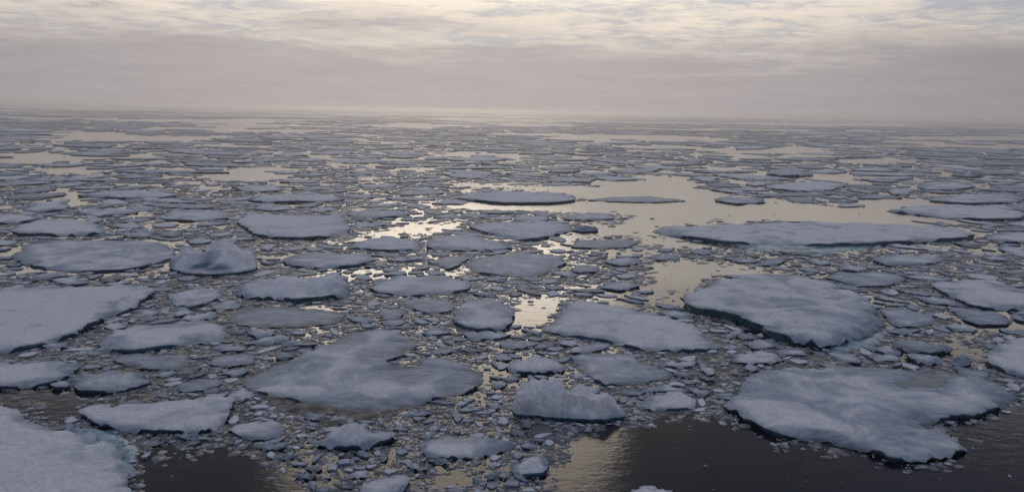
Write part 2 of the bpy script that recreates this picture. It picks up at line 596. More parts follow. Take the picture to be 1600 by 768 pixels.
F('bright left lump', 'small bright lump of ice between the left edge slab and the streaky rounded floe', 0.3, 0.0,
  [(79, 600), (88, 595), (105, 594), (111, 599), (105, 604), (84, 604)])
F('left edge slab', 'flat floe cut by the left edge, beyond the dark strip of open water', 0.3, 0.25,
  [(-70, 566), (0, 564), (80, 563), (120, 564), (126, 570), (110, 582), (95, 592), (60, 600), (20, 603), (-70, 606)])
F('thin oval floe', 'thin grey oval floe in front of the mottled bean-shaped floe on the left', 0.16, 0.6,
  [(172, 560), (185, 554), (230, 552), (296, 554), (298, 565), (292, 574), (262, 577), (225, 575), (195, 569)])
F('mottled bean floe', 'long mottled bean-shaped floe right of the great left floe', 0.34, 0.18,
  [(152, 532), (170, 520), (205, 505), (260, 502), (320, 500), (345, 508), (356, 517), (350, 528), (325, 533), (290, 535), (250, 540), (215, 545), (160, 545)])
F('great left floe', 'great flat floe running out of the left edge at mid height, narrowing to the right', 0.5, 0.08,
  [(-170, 447), (0, 449), (60, 445), (190, 442), (235, 447), (245, 455), (225, 466), (220, 475), (195, 484), (170, 490), (145, 503), (110, 520), (75, 533), (40, 541), (0, 546), (-170, 562)])
F('small grey leaf floe', 'small grey leaf-shaped floe above the right end of the smooth wedge floe', 0.16, 0.5,
  [(274, 606), (282, 597), (300, 592), (350, 592), (345, 600), (320, 608), (290, 612)])
F('broad central floe', 'broad flat central floe with a bay in its right side and brownish sunken rim', 0.26, 0.40,
  [(372, 593), (390, 582), (430, 565), (480, 548), (520, 530), (545, 516), (580, 512), (625, 517), (645, 528), (655, 540), (636, 547), (622, 556), (598, 564), (610, 571), (636, 571), (650, 566), (655, 556), (690, 560), (730, 570), (757, 578), (756, 590), (745, 603), (720, 612), (680, 622), (650, 632), (620, 634), (590, 640), (560, 644), (525, 638), (480, 626), (440, 618), (400, 608)],
  wetrim=0.9, foot=[(380, 600), (440, 612), (480, 620), (560, 636), (640, 630), (650, 642), (610, 656), (555, 672), (500, 668), (450, 652), (402, 632)], foot_name='sunken_rim', foot_mat=M_ALGAE)
F('peaked floe', 'small floe with a blunt snowy peak, near the bottom left of centre', 0.28, 0.12,
  [(482, 690), (500, 682), (520, 675), (540, 672), (565, 672), (600, 674), (622, 676), (615, 684), (600, 690), (580, 696), (545, 698), (510, 697)],
  peaks=[(545, 681, 0.55, 26, 12), (575, 684, 0.15, 40, 10)])
F('pale tongue floe', 'pale tongue-shaped floe at the rim of the dark bottom left water', 0.22, 0.2,
  [(355, 668), (375, 662), (410, 656), (440, 657), (448, 668), (440, 676), (405, 686), (375, 680)])
F('bluish leaf floe', 'bluish leaf-shaped floe right of the peaked floe near the bottom', 0.26, 0.22,
  [(650, 690), (665, 682), (720, 679), (770, 684), (802, 691), (798, 698), (770, 706), (740, 711), (680, 712), (662, 705)])
F('bottom edge floe', 'small floe cut by the bottom edge below the peaked floe', 0.25, 0.15,
  [(562, 768), (568, 750), (590, 748), (625, 740), (642, 746), (636, 758), (618, 772), (590, 790), (560, 790)])
F('little round floe', 'little roundish floe near the bottom, right of the bluish leaf-shaped floe', 0.3, 0.12,
  [(796, 724), (815, 716), (822, 709), (850, 707), (858, 714), (855, 730), (848, 738), (820, 740), (803, 735)], peaks=[(832, 722, 0.15, 16, 8)])
F('bottom sliver floe', 'pale floe tip showing at the bottom edge in the dark right water', 0.3, 0.05,
  [(978, 768), (1000, 759), (1025, 758), (1050, 764), (1056, 774), (1040, 797), (1000, 802), (972, 785)])
F('smooth hexagon floe', 'smooth small six-sided floe right of the white growler', 0.24, 0.08,
  [(996, 625), (1015, 618), (1040, 611), (1065, 612), (1088, 625), (1086, 634), (1060, 637), (1015, 638)])
F('flat cap floe', 'flat bluish-edged floe directly behind the white growler', 0.3, 0.12,
  [(790, 570), (805, 560), (835, 555), (865, 560), (885, 572), (878, 578), (820, 580), (798, 578)])
F('dull trapezoid floe', 'dull grey pointed floe behind the white growler, pointing right', 0.24, 0.45,
  [(888, 555), (920, 552), (970, 553), (1005, 562), (1035, 575), (1050, 583), (1045, 590), (1010, 594), (975, 598), (945, 599), (925, 590), (905, 575)])
F('long smooth floe', 'long smooth floe right of centre with a frayed right end', 0.36, 0.12,
  [(845, 513), (860, 500), (880, 478), (900, 468), (950, 470), (1000, 482), (1050, 492), (1075, 505), (1110, 525), (1128, 538), (1115, 543), (1060, 545), (1010, 543), (960, 533), (925, 526), (880, 520)])
F('thick bluish floe', 'thick bluish pitted floe with a tall dark teal edge, right of the open lead', 0.85, 0.26,
  [(1064, 465), (1100, 450), (1120, 440), (1135, 432), (1190, 428), (1260, 432), (1310, 445), (1345, 462), (1370, 480), (1385, 500), (1372, 510), (1350, 518), (1320, 528), (1290, 533), (1255, 529), (1205, 518), (1170, 500), (1130, 487), (1100, 483), (1078, 476)],
  edge_mat=M_BLUE, rough_h=1.8, foot=[(1275, 538), (1340, 528), (1385, 500), (1410, 512), (1385, 538), (1310, 560)])
F('great lower right floe', 'great irregular floe at lower right with grey melt streaks and a rounded near lobe', 0.42, 0.32,
  [(1128, 632), (1150, 618), (1170, 590), (1195, 580), (1260, 572), (1330, 575), (1400, 576), (1470, 580), (1530, 588), (1590, 612), (1588, 622), (1560, 635), (1535, 643), (1500, 648), (1470, 655), (1440, 659), (1485, 672), (1508, 697), (1480, 712), (1440, 720), (1400, 714), (1370, 703), (1330, 695), (1290, 682), (1250, 680), (1210, 672), (1165, 650)],
  ponds=[[(1446, 593), (1455, 587), (1473, 587), (1478, 595), (1470, 602), (1455, 602)], [(1393, 601), (1410, 594), (1435, 592), (1440, 598), (1425, 603), (1405, 605)]], rough_h=1.0)
F('right edge block', 'thick smooth floe cut by the right edge, dark undercut below it', 0.5, 0.05,
  [(1543, 555), (1560, 533), (1600, 527), (1690, 530), (1690, 585), (1600, 580), (1570, 575), (1545, 566)])
F('upper right edge slab', 'long flat floe reaching the right edge above the thick smooth right edge floe', 0.4, 0.15,
  [(1450, 442), (1490, 436), (1555, 437), (1590, 450), (1660, 470), (1660, 484), (1540, 480), (1510, 472), (1480, 458)])
F('grey slat floe', 'dull grey floe lying along the near side of the long right edge floe', 0.22, 0.5,
  [(1478, 478), (1510, 482), (1545, 484), (1585, 498), (1575, 506), (1530, 507), (1505, 498)])
F('grey oblong floe', 'grey oblong floe just right of the thick bluish floe', 0.25, 0.4,
  [(1375, 482), (1410, 480), (1455, 490), (1462, 500), (1450, 507), (1405, 510), (1385, 498)])
F('narrow pale sliver', 'narrow pale sliver of ice right of the grey oblong floe', 0.2, 0.2,
  [(1470, 504), (1500, 505), (1527, 512), (1522, 518), (1490, 515)])
F('dark tilted slab', 'dark bluish tilted slab in the warm water right of the thick bluish floe', 0.4, 0.5,
  [(1390, 532), (1430, 531), (1480, 540), (1490, 545), (1450, 551), (1410, 543)], blue=0.4)
F('curved strip floe', 'small curved floe with a black near edge under the dark tilted slab', 0.35, 0.15,
  [(1412, 551), (1440, 553), (1470, 556), (1474, 563), (1450, 567), (1428, 561)])
F('pale wedge', 'small pale wedge just below the dark edge of the thick bluish floe', 0.2, 0.15,
  [(1290, 548), (1330, 550), (1347, 560), (1345, 567), (1316, 563)])
F('pale chip', 'small pale chip between the pale wedge and the curved floe at right', 0.2, 0.2,
  [(1356, 555), (1385, 553), (1408, 555), (1400, 562), (1368, 564)])
F('pointed pale floe', 'small pale floe pointing right, beyond the left tip of the great lower right floe', 0.22, 0.12,
  [(1138, 562), (1160, 550), (1190, 547), (1215, 553), (1227, 560), (1210, 566), (1165, 567)])
F('little slab under teal edge', 'little pale slab tucked beneath the left half of the thick bluish floe', 0.2, 0.15,
  [(1160, 534), (1185, 529), (1212, 532), (1210, 541), (1180, 545)])
F('humped blue floe', 'humped snowy floe with blue shaded flank, left of centre', 0.55, 0.15,
  [(368, 455), (390, 440), (430, 432), (480, 429), (530, 428), (545, 434), (548, 448), (545, 458), (500, 463), (460, 466), (420, 462), (385, 461)],
  rough_h=2.0, peaks=[(455, 444, 0.45, 60, 10), (520, 442, 0.35, 30, 10)], edge_mat=M_BLUE)
F('plain long floe', 'plain long floe right of the humped snowy floe', 0.32, 0.18,
  [(575, 448), (590, 436), (620, 430), (680, 430), (735, 440), (732, 450), (700, 457), (640, 460), (590, 456)])
F('grey low floe', 'low grey floe in front of the plain long floe', 0.2, 0.55,
  [(618, 472), (650, 467), (705, 468), (712, 478), (700, 486), (665, 488), (640, 480)])
F('round pitted floe', 'round pitted floe with a dark rim in the very centre beside bright water', 0.42, 0.2,
  [(706, 497), (715, 478), (735, 468), (770, 465), (795, 472), (804, 487), (800, 503), (785, 511), (750, 513), (722, 509)], rough_h=2.2)
F('small chip behind broad floe', 'small tilted chip left of the low grey floe, beyond the broad central floe', 0.2, 0.3,
  [(588, 487), (615, 481), (632, 487), (625, 496), (605, 499)])
F('slim plate', 'slim plate directly in front of the round pitted floe', 0.22, 0.2,
  [(722, 520), (745, 516), (785, 516), (800, 521), (780, 528), (735, 529)])
F('low centre plate', 'low plate between the slim plate and the flat bluish-edged floe', 0.2, 0.35,
  [(778, 533), (810, 529), (842, 531), (838, 538), (810, 544), (785, 541)])
F('rounded knob floe', 'rounded pale floe just right of the narrow end of the great left floe', 0.35, 0.15,
  [(262, 460), (280, 452), (310, 447), (345, 450), (348, 460), (330, 470), (300, 478), (275, 476)])
F('tiny left plate', 'tiny plate off the near right end of the great left floe', 0.18, 0.2,
  [(214, 487), (228, 480), (250, 482), (247, 489), (230, 493)])
F('tiny left chip', 'tiny pale chip between the great left floe and the mottled bean-shaped floe', 0.18, 0.15,
  [(160, 508), (175, 503), (200, 505), (196, 511), (172, 514)])
F('grey pancake', 'grey pancake floe left of the tip of the broad central floe', 0.18, 0.5,
  [(320, 563), (345, 556), (385, 552), (402, 556), (395, 566), (360, 572), (330, 570)])
F('flat chip', 'flat chip beyond the grey pancake floe at left', 0.16, 0.3,
  [(328, 541), (360, 537), (385, 540), (382, 547), (345, 548)])
F('little bright slab', 'little bright slab close under the great left floe', 0.22, 0.1,
  [(64, 540), (80, 534), (106, 531), (105, 540), (85, 545)])
F('flooded grey sheet', 'flooded dark grey sheet of thin ice beyond the broad central floe', 0.10, 0.72,
  [(350, 495), (380, 482), (430, 478), (500, 482), (540, 488), (530, 503), (480, 510), (400, 511), (365, 506)])
F('pale bit', 'small pale floe with black underside at the near rim of the flooded grey sheet', 0.3, 0.1,
  [(384, 519), (400, 513), (430, 514), (427, 521), (400, 525)])
F('wide lens floe', 'wide lens-shaped floe with a small bright hummock, at left beside the blue growler', 0.28, 0.3,
  [(18, 397), (40, 380), (90, 374), (180, 373), (250, 376), (275, 390), (270, 403), (240, 412), (200, 420), (130, 423), (90, 421), (55, 415), (30, 408)],
  peaks=[(201, 393, 0.45, 9, 3)])
F('shelf floe', 'pale floe with a straight black underside beyond the wide lens-shaped floe', 0.55, 0.08,
  [(12, 361), (30, 348), (60, 343), (110, 341), (150, 348), (163, 356), (155, 362), (120, 364), (40, 364)])
F('large clean floe', 'large clean flat-topped floe in bright water beyond the humped snowy floe', 0.5, 0.12,
  [(368, 345), (385, 335), (450, 333), (535, 334), (548, 350), (545, 360), (510, 369), (440, 370), (395, 365), (385, 356)])
F('mid lens floe', 'bluish floe touching bright water right of the large clean floe', 0.35, 0.2,
  [(540, 385), (570, 375), (600, 368), (640, 372), (660, 383), (655, 389), (600, 390)])
F('twin left floe', 'pale floe lying close below the wide floe left of the lead', 0.35, 0.2,
  [(665, 385), (670, 372), (700, 366), (740, 364), (775, 375), (805, 385), (780, 389), (700, 390)])
F('twin right floe', 'wide arrow-shaped floe left of the lead, dark chunk at its right tip', 0.42, 0.2,
  [(735, 355), (735, 348), (780, 345), (850, 345), (893, 350), (897, 358), (870, 365), (840, 371), (815, 373), (785, 367), (755, 361)])
F('shovel floe', 'grey shovel-shaped floe left of the second patch of calm water', 0.3, 0.4,
  [(722, 410), (760, 398), (820, 395), (880, 400), (885, 410), (860, 422), (835, 431), (780, 429), (740, 423)])
F('grey sheet', 'grey sheet left of the grey shovel-shaped floe', 0.25, 0.5,
  [(668, 407), (695, 399), (745, 398), (728, 405), (718, 414), (700, 420)])
F('blue streak floe', 'long bluish floe right of the blue growler', 0.32, 0.3,
  [(437, 405), (450, 398), (500, 393), (570, 395), (595, 402), (560, 413), (500, 417), (455, 414)])
F('giant lead floe', 'giant long floe across the far side of the lead, turquoise near edge', 0.62, 0.12,
  [(1018, 357), (1060, 352), (1110, 348), (1200, 346), (1300, 346), (1400, 347), (1480, 352), (1525, 366), (1500, 371), (1430, 374), (1380, 378), (1290, 381), (1200, 380), (1130, 377), (1080, 369), (1040, 363)],
  edge_mat=M_BLUE, foot=[(1130, 380), (1210, 381), (1300, 384), (1380, 382), (1350, 393), (1260, 397), (1170, 394)])
F('far right slab', 'long pale slab with a dark near edge beyond the right end of the giant floe', 0.6, 0.1,
  [(1385, 326), (1420, 321), (1500, 319), (1570, 320), (1605, 335), (1590, 341), (1540, 341), (1470, 337), (1420, 331)])
F('lead head floe', 'pale floe at the far left end of the lead', 0.5, 0.15,
  [(715, 309), (735, 300), (780, 297), (860, 300), (903, 306), (895, 312), (860, 316), (790, 316)])
F('dark lead strip', 'thin dark strip of ice floating in the far part of the lead', 0.2, 0.6,
  [(915, 312), (950, 308), (1020, 306), (1072, 313), (1020, 316), (950, 314)])
F('small lead floe', 'small grey floe at the far right of the lead', 0.35, 0.4,
  [(1114, 312), (1130, 307), (1190, 309), (1198, 315), (1150, 318)])
F('lead side strip', 'small bluish strip on the left side of the lead', 0.3, 0.3,
  [(880, 342), (890, 333), (920, 331), (962, 335), (960, 341), (920, 343)])
F('near lead plate', 'thin grey plate at the near left shore of the lead', 0.2, 0.55,
  [(890, 385), (900, 375), (980, 374), (997, 379), (985, 385), (940, 388)])
F('far flat strip', 'long flat strip of ice behind the large clean floe', 0.5, 0.15,
  [(388, 312), (400, 304), (450, 302), (530, 305), (540, 311), (500, 314), (420, 314)])
F('grey far floe', 'greyish floe behind the right end of the large clean floe', 0.35, 0.3,
  [(540, 333), (560, 327), (630, 328), (642, 334), (600, 339), (555, 340)])
F('left far floe', 'pale floe left of the large clean floe, a little farther off', 0.35, 0.3,
  [(245, 340), (270, 328), (340, 328), (370, 334), (350, 341), (290, 344)])
F('dark edged far floe', 'dark-edged floe behind the floe with the straight black underside', 0.45, 0.2,
  [(35, 326), (50, 315), (95, 313), (110, 320), (100, 326), (60, 329)])
F('wide far floe', 'wide low floe far out at left, with a dark blue near edge', 0.5, 0.2,
  [(120, 304), (160, 298), (230, 297), (282, 302), (270, 306), (180, 308)])
F('left rim floe', 'floe cut by the left edge beyond the floe with the straight black underside', 0.4, 0.2,
  [(-60, 340), (0, 334), (50, 334), (60, 341), (30, 346), (-60, 349)])
F('tiny far lens', 'tiny pale lens right of the floe with the straight black underside', 0.25, 0.2,
  [(172, 353), (190, 348), (215, 347), (227, 353), (205, 357)])
F('second far lens', 'small pale lens just beyond the wide lens-shaped floe', 0.25, 0.2,
  [(190, 366), (215, 361), (242, 362), (236, 369), (205, 370)])
F('blue far ridge', 'far dark-blue ridge of ice above the right half of the lead', 0.9, 0.4,
  [(1195, 270), (1210, 265), (1250, 265), (1272, 271), (1230, 274)], blue=0.7)
F('pale far slab', 'pale far slab on the far shore above the right end of the lead', 0.5, 0.1,
  [(1195, 292), (1220, 284), (1290, 283), (1327, 288), (1300, 296), (1240, 298)])
F('tiny disc', 'small far disc beyond the long pale slab at right', 0.4, 0.2,
  [(1384, 296), (1400, 293), (1430, 297), (1420, 303), (1395, 303)])
F('bluish far floe', 'bluish far floe right of the small far disc', 0.4, 0.3,
  [(1432, 290), (1450, 283), (1500, 284), (1527, 291), (1490, 296), (1445, 296)])
F('far right plain floe', 'far plain floe close beyond the long pale slab at the right edge', 0.4, 0.3,
  [(1450, 312), (1480, 303), (1560, 303), (1605, 308), (1590, 316), (1500, 317)])
F('grey right floe', 'grey floe between the giant lead floe and the long right edge floe', 0.3, 0.35,
  [(1358, 404), (1390, 397), (1450, 397), (1482, 405), (1440, 413), (1385, 413)])
F('back floe', 'grey floe directly behind the thick bluish floe', 0.25, 0.45,
  [(1285, 432), (1310, 424), (1380, 424), (1420, 434), (1390, 446), (1340, 446)])
F('right rim floe', 'bluish floe cut by the right edge, right of the giant lead floe', 0.4, 0.25,
  [(1535, 368), (1560, 362), (1650, 363), (1650, 378), (1560, 377)])
F('calm patch floe', 'small floe left of the calm water patch, beyond the long smooth floe', 0.25, 0.3,
  [(930, 448), (950, 440), (990, 440), (1002, 446), (970, 453)])
F('chip by shovel', 'small floe right of the grey shovel-shaped floe tip', 0.25, 0.3,
  [(890, 418), (905, 412), (938, 414), (932, 424), (900, 425)])
F('chip by plate', 'small bluish floe below the thin plate at the near shore of the lead', 0.25, 0.3,
  [(942, 408), (960, 401), (1000, 402), (1005, 410), (970, 415)])
F('chip in calm', 'small pale chip at the left end of the calm patch', 0.22, 0.3,
  [(1012, 401), (1030, 396), (1060, 397), (1064, 404), (1030, 406)])

# growlers: sculpted lumps; peaks are (foot pixel, height m, half width px, half depth px)
G = []


def Gr(label, fb, tone, pts, peaks, **o):
    G.append((label, fb, tone, pts, peaks, o))


Gr('white growler with blue-green waterline and sloping back, nearest large lump of ice', 0.42, 0.02,
   [(799, 645), (803, 632), (830, 624), (880, 622), (925, 628), (960, 634), (977, 650), (974, 656), (940, 661), (890, 659), (840, 655), (806, 652)],
   [(824, 640, 1.12, 26, 16), (854, 639, 1.18, 38, 15), (890, 642, 0.85, 28, 14), (930, 646, 0.75, 32, 11), (955, 650, 0.3, 18, 8)])
Gr('blue-veined growler with a dark blue hollow, beside the wide lens-shaped floe', 0.40, 0.1,
   [(264, 421), (272, 408), (300, 402), (345, 401), (385, 404), (404, 414), (400, 424), (370, 429), (330, 432), (290, 430)],
   [(290, 414, 1.15, 20, 7), (342, 409, 1.95, 32, 7), (380, 414, 1.15, 22, 8), (355, 420, 0.9, 22, 7)], hollows=[(314, 421, 1.6, 16, 7), (338, 426, 0.7, 22, 4)])
Gr('small dark-blue chunk at the right tip of the arrow-shaped floe by the lead', 0.2, 0.6,
   [(893, 361), (900, 357), (920, 356), (935, 359), (934, 362), (912, 363)], [(912, 359, 0.55, 14, 2.2), (927, 360, 0.3, 9, 2)])
Gr('small blue block in warm bright water near the thick right edge floe', 0.15, 0.4,
   [(1485, 570), (1492, 564), (1508, 562), (1518, 566), (1514, 573), (1496, 575)], [(1500, 567, 0.45, 12, 4)])
Gr('tiny far blue growler near the right edge, above the far bluish floe', 0.3, 0.5,
   [(1484, 275), (1500, 273), (1525, 273), (1540, 275), (1520, 277)], [(1513, 274.5, 1.6, 13, 1.0)])

OPEN = [
    [(700, 285), (800, 290), (1000, 291), (1110, 297), (1200, 310), (1300, 322), (1350, 340), (1280, 346), (1110, 348), (1018, 357), (1040, 366), (1130, 383), (1180, 388), (1200, 395), (1080, 392), (1000, 385), (995, 372), (900, 372), (900, 345), (965, 343), (960, 330), (890, 325), (900, 318), (905, 305), (860, 298), (730, 294)],
    [(1010, 408), (1080, 404), (1140, 410), (1180, 418), (1250, 424), (1190, 428), (1130, 430), (1060, 462), (1050, 478), (1030, 472), (1005, 440)],
    [(875, 700), (900, 668), (970, 662), (1000, 647), (1120, 642), (1165, 660), (1250, 690), (1400, 724), (1450, 727), (1515, 700), (1475, 668), (1530, 655), (1620, 645), (1700, 768), (1650, 860), (800, 860), (860, 740)],
    [(205, 860), (215, 740), (240, 712), (250, 695), (330, 695), (390, 702), (450, 740), (480, 800), (480, 860)],
    [(-80, 606), (60, 606), (110, 613), (200, 614), (238, 607), (236, 618), (150, 628), (120, 640), (80, 655), (10, 632), (-80, 630)],
    [(395, 374), (540, 372), (600, 358), (700, 345), (735, 340), (735, 350), (665, 368), (560, 378), (420, 380)],
    [(805, 468), (880, 462), (865, 485), (840, 512), (812, 505), (806, 485)],
    [(60, 219), (150, 212), (370, 213), (280, 221)], [(1310, 252), (1390, 247), (1420, 252), (1350, 256)],
    [(820, 215), (900, 213), (985, 217), (900, 219)], [(550, 195), (640, 192), (740, 197), (650, 200)],
    [(1390, 214), (1600, 213), (1600, 219), (1420, 218)], [(60, 264.5), (87, 262.0), (150, 264.9), (127, 267.4), (91, 268.0)],
    [(100, 272.7), (121, 270.0), (172, 272.6), (154, 274.9), (125, 275.0)],
    [(150, 287.5), (183, 286.0), (260, 289.1), (232, 290.6), (188, 291.0)],
    [(270, 284.5), (303, 282.0), (380, 286.0), (352, 287.3), (308, 288.0)],
    [(300, 294.2), (321, 290.0), (372, 293.2), (354, 296.0), (325, 297.0)],
    [(430, 279.3), (457, 278.0), (520, 280.1), (497, 280.7), (461, 282.0)],
    [(405, 287.5), (428, 285.0), (482, 287.9), (462, 289.0), (431, 290.0)],
    [(530, 277.1), (557, 276.0), (620, 278.4), (597, 279.1), (561, 280.0)],
    [(556, 285.1), (570, 283.0), (605, 284.1), (592, 286.7), (573, 288.0)],
    [(420, 263.9), (444, 262.0), (500, 264.3), (480, 264.7), (448, 266.0)],
    [(508, 257.4), (535, 255.0), (600, 257.8), (577, 258.4), (540, 259.0)],
    [(340, 269.6), (358, 267.0), (400, 268.6), (385, 269.6), (361, 271.0)],
    [(20, 254.3), (38, 252.0), (80, 252.2), (65, 254.8), (41, 255.0)],
    [(230, 262.9), (251, 262.0), (300, 264.4), (282, 264.3), (254, 265.0)],
    [(610, 264.3), (634, 262.0), (690, 263.3), (670, 265.2), (638, 266.0)],
    [(480, 244.3), (504, 243.0), (560, 243.9), (540, 245.1), (508, 246.0)],
    [(300, 227.7), (336, 226.0), (420, 228.3), (390, 228.0), (342, 229.0)],
    [(1090, 264.4), (1111, 262.0), (1160, 264.1), (1142, 263.5), (1114, 265.0)],
    [(690, 240.3), (711, 238.0), (760, 238.9), (742, 240.7), (714, 242.0)],
    [(1000, 230.4), (1021, 228.0), (1070, 230.3), (1052, 230.1), (1024, 231.0)],
    [(1130, 285.4), (1151, 283.0), (1200, 284.0), (1182, 285.8), (1154, 287.0)],
    [(250, 277.1), (271, 275.0), (320, 276.2), (302, 278.9), (274, 279.0)],
    [(1310, 412), (1400, 407), (1400, 413), (1340, 416)], [(1480, 520), (1530, 525), (1545, 560), (1520, 572), (1505, 548), (1460, 528)],
    [(665, 738), (690, 728), (735, 730), (740, 755), (690, 760)],
    [(720, 236), (690, 245), (600, 252), (760, 236)],
    [(1330, 380), (1300, 400), (1400, 392), (1340, 390)],
]

POLYS = []                # (outline, short name) of every floe that stands alone
for (short, label, fb, tone, pts, o) in T:
    fb = fb * 0.8
    wp = np.array([unproject(a, b, fb * 0.85) for a, b in pts])
    d = np.sqrt((wp.mean(0) ** 2).sum())
    sp = max(0.16, 0.0042 * d)
    amp = 0.030 if len(pts) > 7 else 0.045
    poly = roughen(wp, sp, amp, len(POLYS) * 7 + 1)
    kw = {}
    if 'peaks' in o:
        kw['peaks'] = []
        for (a, b, h, rx, ry) in o['peaks']:
            c0 = unproject(a, b, fb)
            kw['peaks'].append((c0[0], c0[1], h, rx * d / FPX, abs(unproject(a, b + ry, fb)[1] - c0[1])))
    if 'ponds' in o:
        kw['ponds'] = [roughen(np.array([unproject(a, b, fb * 0.95) for a, b in q]), sp, 0.16, 5) for q in o['ponds']]
    if 'foot' in o:
        kw['foot'] = roughen(np.array([unproject(a, b, 0.0) for a, b in o['foot']]), sp, 0.05, 6)
    for k in ('rough_h', 'wetrim', 'foot_name', 'foot_mat', 'edge_mat'):
        if k in o:
            kw[k] = o[k]
    build_floe('ice_floe', label, 'ice floe', poly, fb, tone, sp, group='ice floes adrift', lip=0.2 + 0.002 * d, **kw)
    occupy(poly, 1)
    POLYS.append((poly, short))

for (label, fb, tone, pts, peaks, o) in G:
    wp = np.array([unproject(a, b, 0.0) for a, b in pts])
    d = np.sqrt((wp.mean(0) ** 2).sum())
    sp = max(0.08, 0.0019 * d)
    poly = roughen(wp, sp, 0.03, len(POLYS) * 7 + 1)
    pk, hl = [], []
    for src, dst in ((peaks, pk), (o.get('hollows', ()), hl)):
        for (a, b, h, rx, ry) in src:
            c0 = unproject(a, b, 0.0)
            dst.append((c0[0], c0[1], h, rx * d / FPX, abs(unproject(a, b + ry, 0.0)[1] - c0[1])))
    build_floe('growler', label, 'growler', poly, fb, tone, sp, lip=0.5, berg=True, peaks=pk, hollows=hl, edge_mat=M_BLUE)
    occupy(poly, 1)
    POLYS.append((poly, None))

for q in OPEN:
    q = np.array([unproject(a, b, 0.0) for a, b in q])
    dq = math.sqrt((q.mean(0) ** 2).sum())
    q = roughen(q, 0.006 * dq, 0.07, int(dq))
    occupy(q, 2)
    wd = uv_window(q)
    WAT[wd[0]:wd[1], wd[2]:wd[3]][wd[4]] = 1

# ------------------------------------------------------------------ the rest of the pack
def blob(cx, cy, r, n, el, rot, seed):
    a = np.linspace(0, 2 * math.pi, n, endpoint=False) + RNG.random(n) * 0.5
    rad = r * (0.55 + 0.75 * RNG.random(n))
    x = np.cos(a) * rad * el
    y = np.sin(a) * rad / el
    return np.stack([cx + x * math.cos(rot) - y * math.sin(rot), cy + x * math.sin(rot) + y * math.cos(rot)], 1)


def lead_noise(x, y):
    """patches of open water between the ice fields, larger the farther the scale of the pack grows"""
    d = np.sqrt(x * x + y * y)
    return fbm(np.log(d) * 5.5 + 3.0, np.arctan2(x, y) * 6.0, 5, 4, 0.6)


pack = []            # (outline, relative size, distance)
for rel, tries in ((0.040, 500), (0.032, 1500), (0.025, 3000), (0.018, 6000), (0.0125, 9000), (0.0085, 13000), (0.006, 14000)):
    lu = RNG.random(tries) * (math.log(9500) - math.log(27)) + math.log(27)
    az = (RNG.random(tries) - 0.5) * 2 * R(44)
    LMK = lead_noise(np.exp(lu) * np.sin(az), np.exp(lu) * np.cos(az))
    for u, a, lm in zip(lu, az, LMK):
        d = math.exp(u)
        if d < 110 and rel > 0.02:
            continue
        if d < 45 and rel > 0.013:
            continue
        r = d * rel * (0.8 + 0.4 * random.random())
        x, y = d * math.sin(a), d * math.cos(a)
        if d > 130 and lm > 0.60:
            continue
        if d < 160 and random.random() < 0.35:
            continue
        el = 1.0 + 0.8 * random.random() ** 1.3
        p = blob(x, y, r, random.choice((5, 6, 7, 8)), el, random.random() * 6.3, 0)
        wd = uv_window(p)
        if wd is None:
            continue
        a0, a1, b0, b1, m = wd
        sub = OCC[a0:a1, b0:b1]
        nm = m.sum()
        if nm < 4 or (sub[m] != 0).sum() > 0.02 * nm:
            continue
        sub[m] = 1
        pack.append((p, r, d))

# the ones that show largest stand alone, the rest are one mass each
def in_view(p):
    c = p.mean(0)
    q = CM.T @ np.array([c[0], c[1], -CAM_H])
    px, py = 800 - FPX * q[0] / q[2], 384 + FPX * q[1] / q[2]
    return -10 < px < 1610 and -10 < py < 775, px, py


scored = []
for i, (p, r, d) in enumerate(pack):
    ok, px, py = in_view(p)
    if ok:
        scored.append((r * r / d ** 3, i, px, py))
scored.sort(reverse=True)
N_ALONE = 190
alone = {i: (px, py) for _, i, px, py in scored[:N_ALONE]}

LM = [(q.mean(0), s) for q, s in POLYS if s]
marks = []
for c, s in LM:
    q = CM.T @ np.array([c[0], c[1], -CAM_H])
    marks.append((800 - FPX * q[0] / q[2], 384 + FPX * q[1] / q[2], s))
used = {}
TONES = ((0.15, 'snowy'), (0.3, 'pale'), (0.45, 'greyish'), (0.7, 'dull grey'))
for i, (px, py) in alone.items():
    p, r, d = pack[i]
    tone, word = random.choice(TONES)
    mx, my, s = min(marks, key=lambda m: abs(m[0] - px) + 3.2 * abs(m[1] - py))
    ddx, ddy = px - mx, (py - my) * 3.2
    if abs(ddx) > abs(ddy):
        rel = 'left of' if ddx < 0 else 'right of'
    else:
        rel = 'beyond' if ddy < 0 else 'in front of'
    size = 'tiny' if r * FPX / d < 14 else ('small' if r * FPX / d < 30 else 'flat')
    label = '%s %s floe %s the %s' % (size, word, rel, s)
    used.setdefault(label, []).append((p, r, d, tone))
for label, lst in used.items():
    lst.sort(key=lambda e: math.atan2(e[0].mean(0)[0], e[0].mean(0)[1]))
    for k, (p, r, d, tone) in enumerate(lst):
        lab = label
        if len(lst) == 2:
            lab += ', %s one' % ('left', 'right')[k]
        elif len(lst) > 2:
            lab += ', ' + (('leftmost', 'second', 'third', 'fourth', 'fifth', 'sixth', 'seventh', 'eighth')[min(k, 7)] + ('' if k == 0 else ' along'))
        sp = max(0.08, 0.0028 * d, r * 0.08)
        poly = roughen(p, sp, 0.07, int(r * 1000))
        build_floe('ice_floe', lab, 'ice floe', poly, 0.07 + 0.05 * r ** 0.5 + 0.08 * random.random(), tone, sp,
                   group='ice floes adrift', parts=False, lip=0.15 + 0.002 * d)


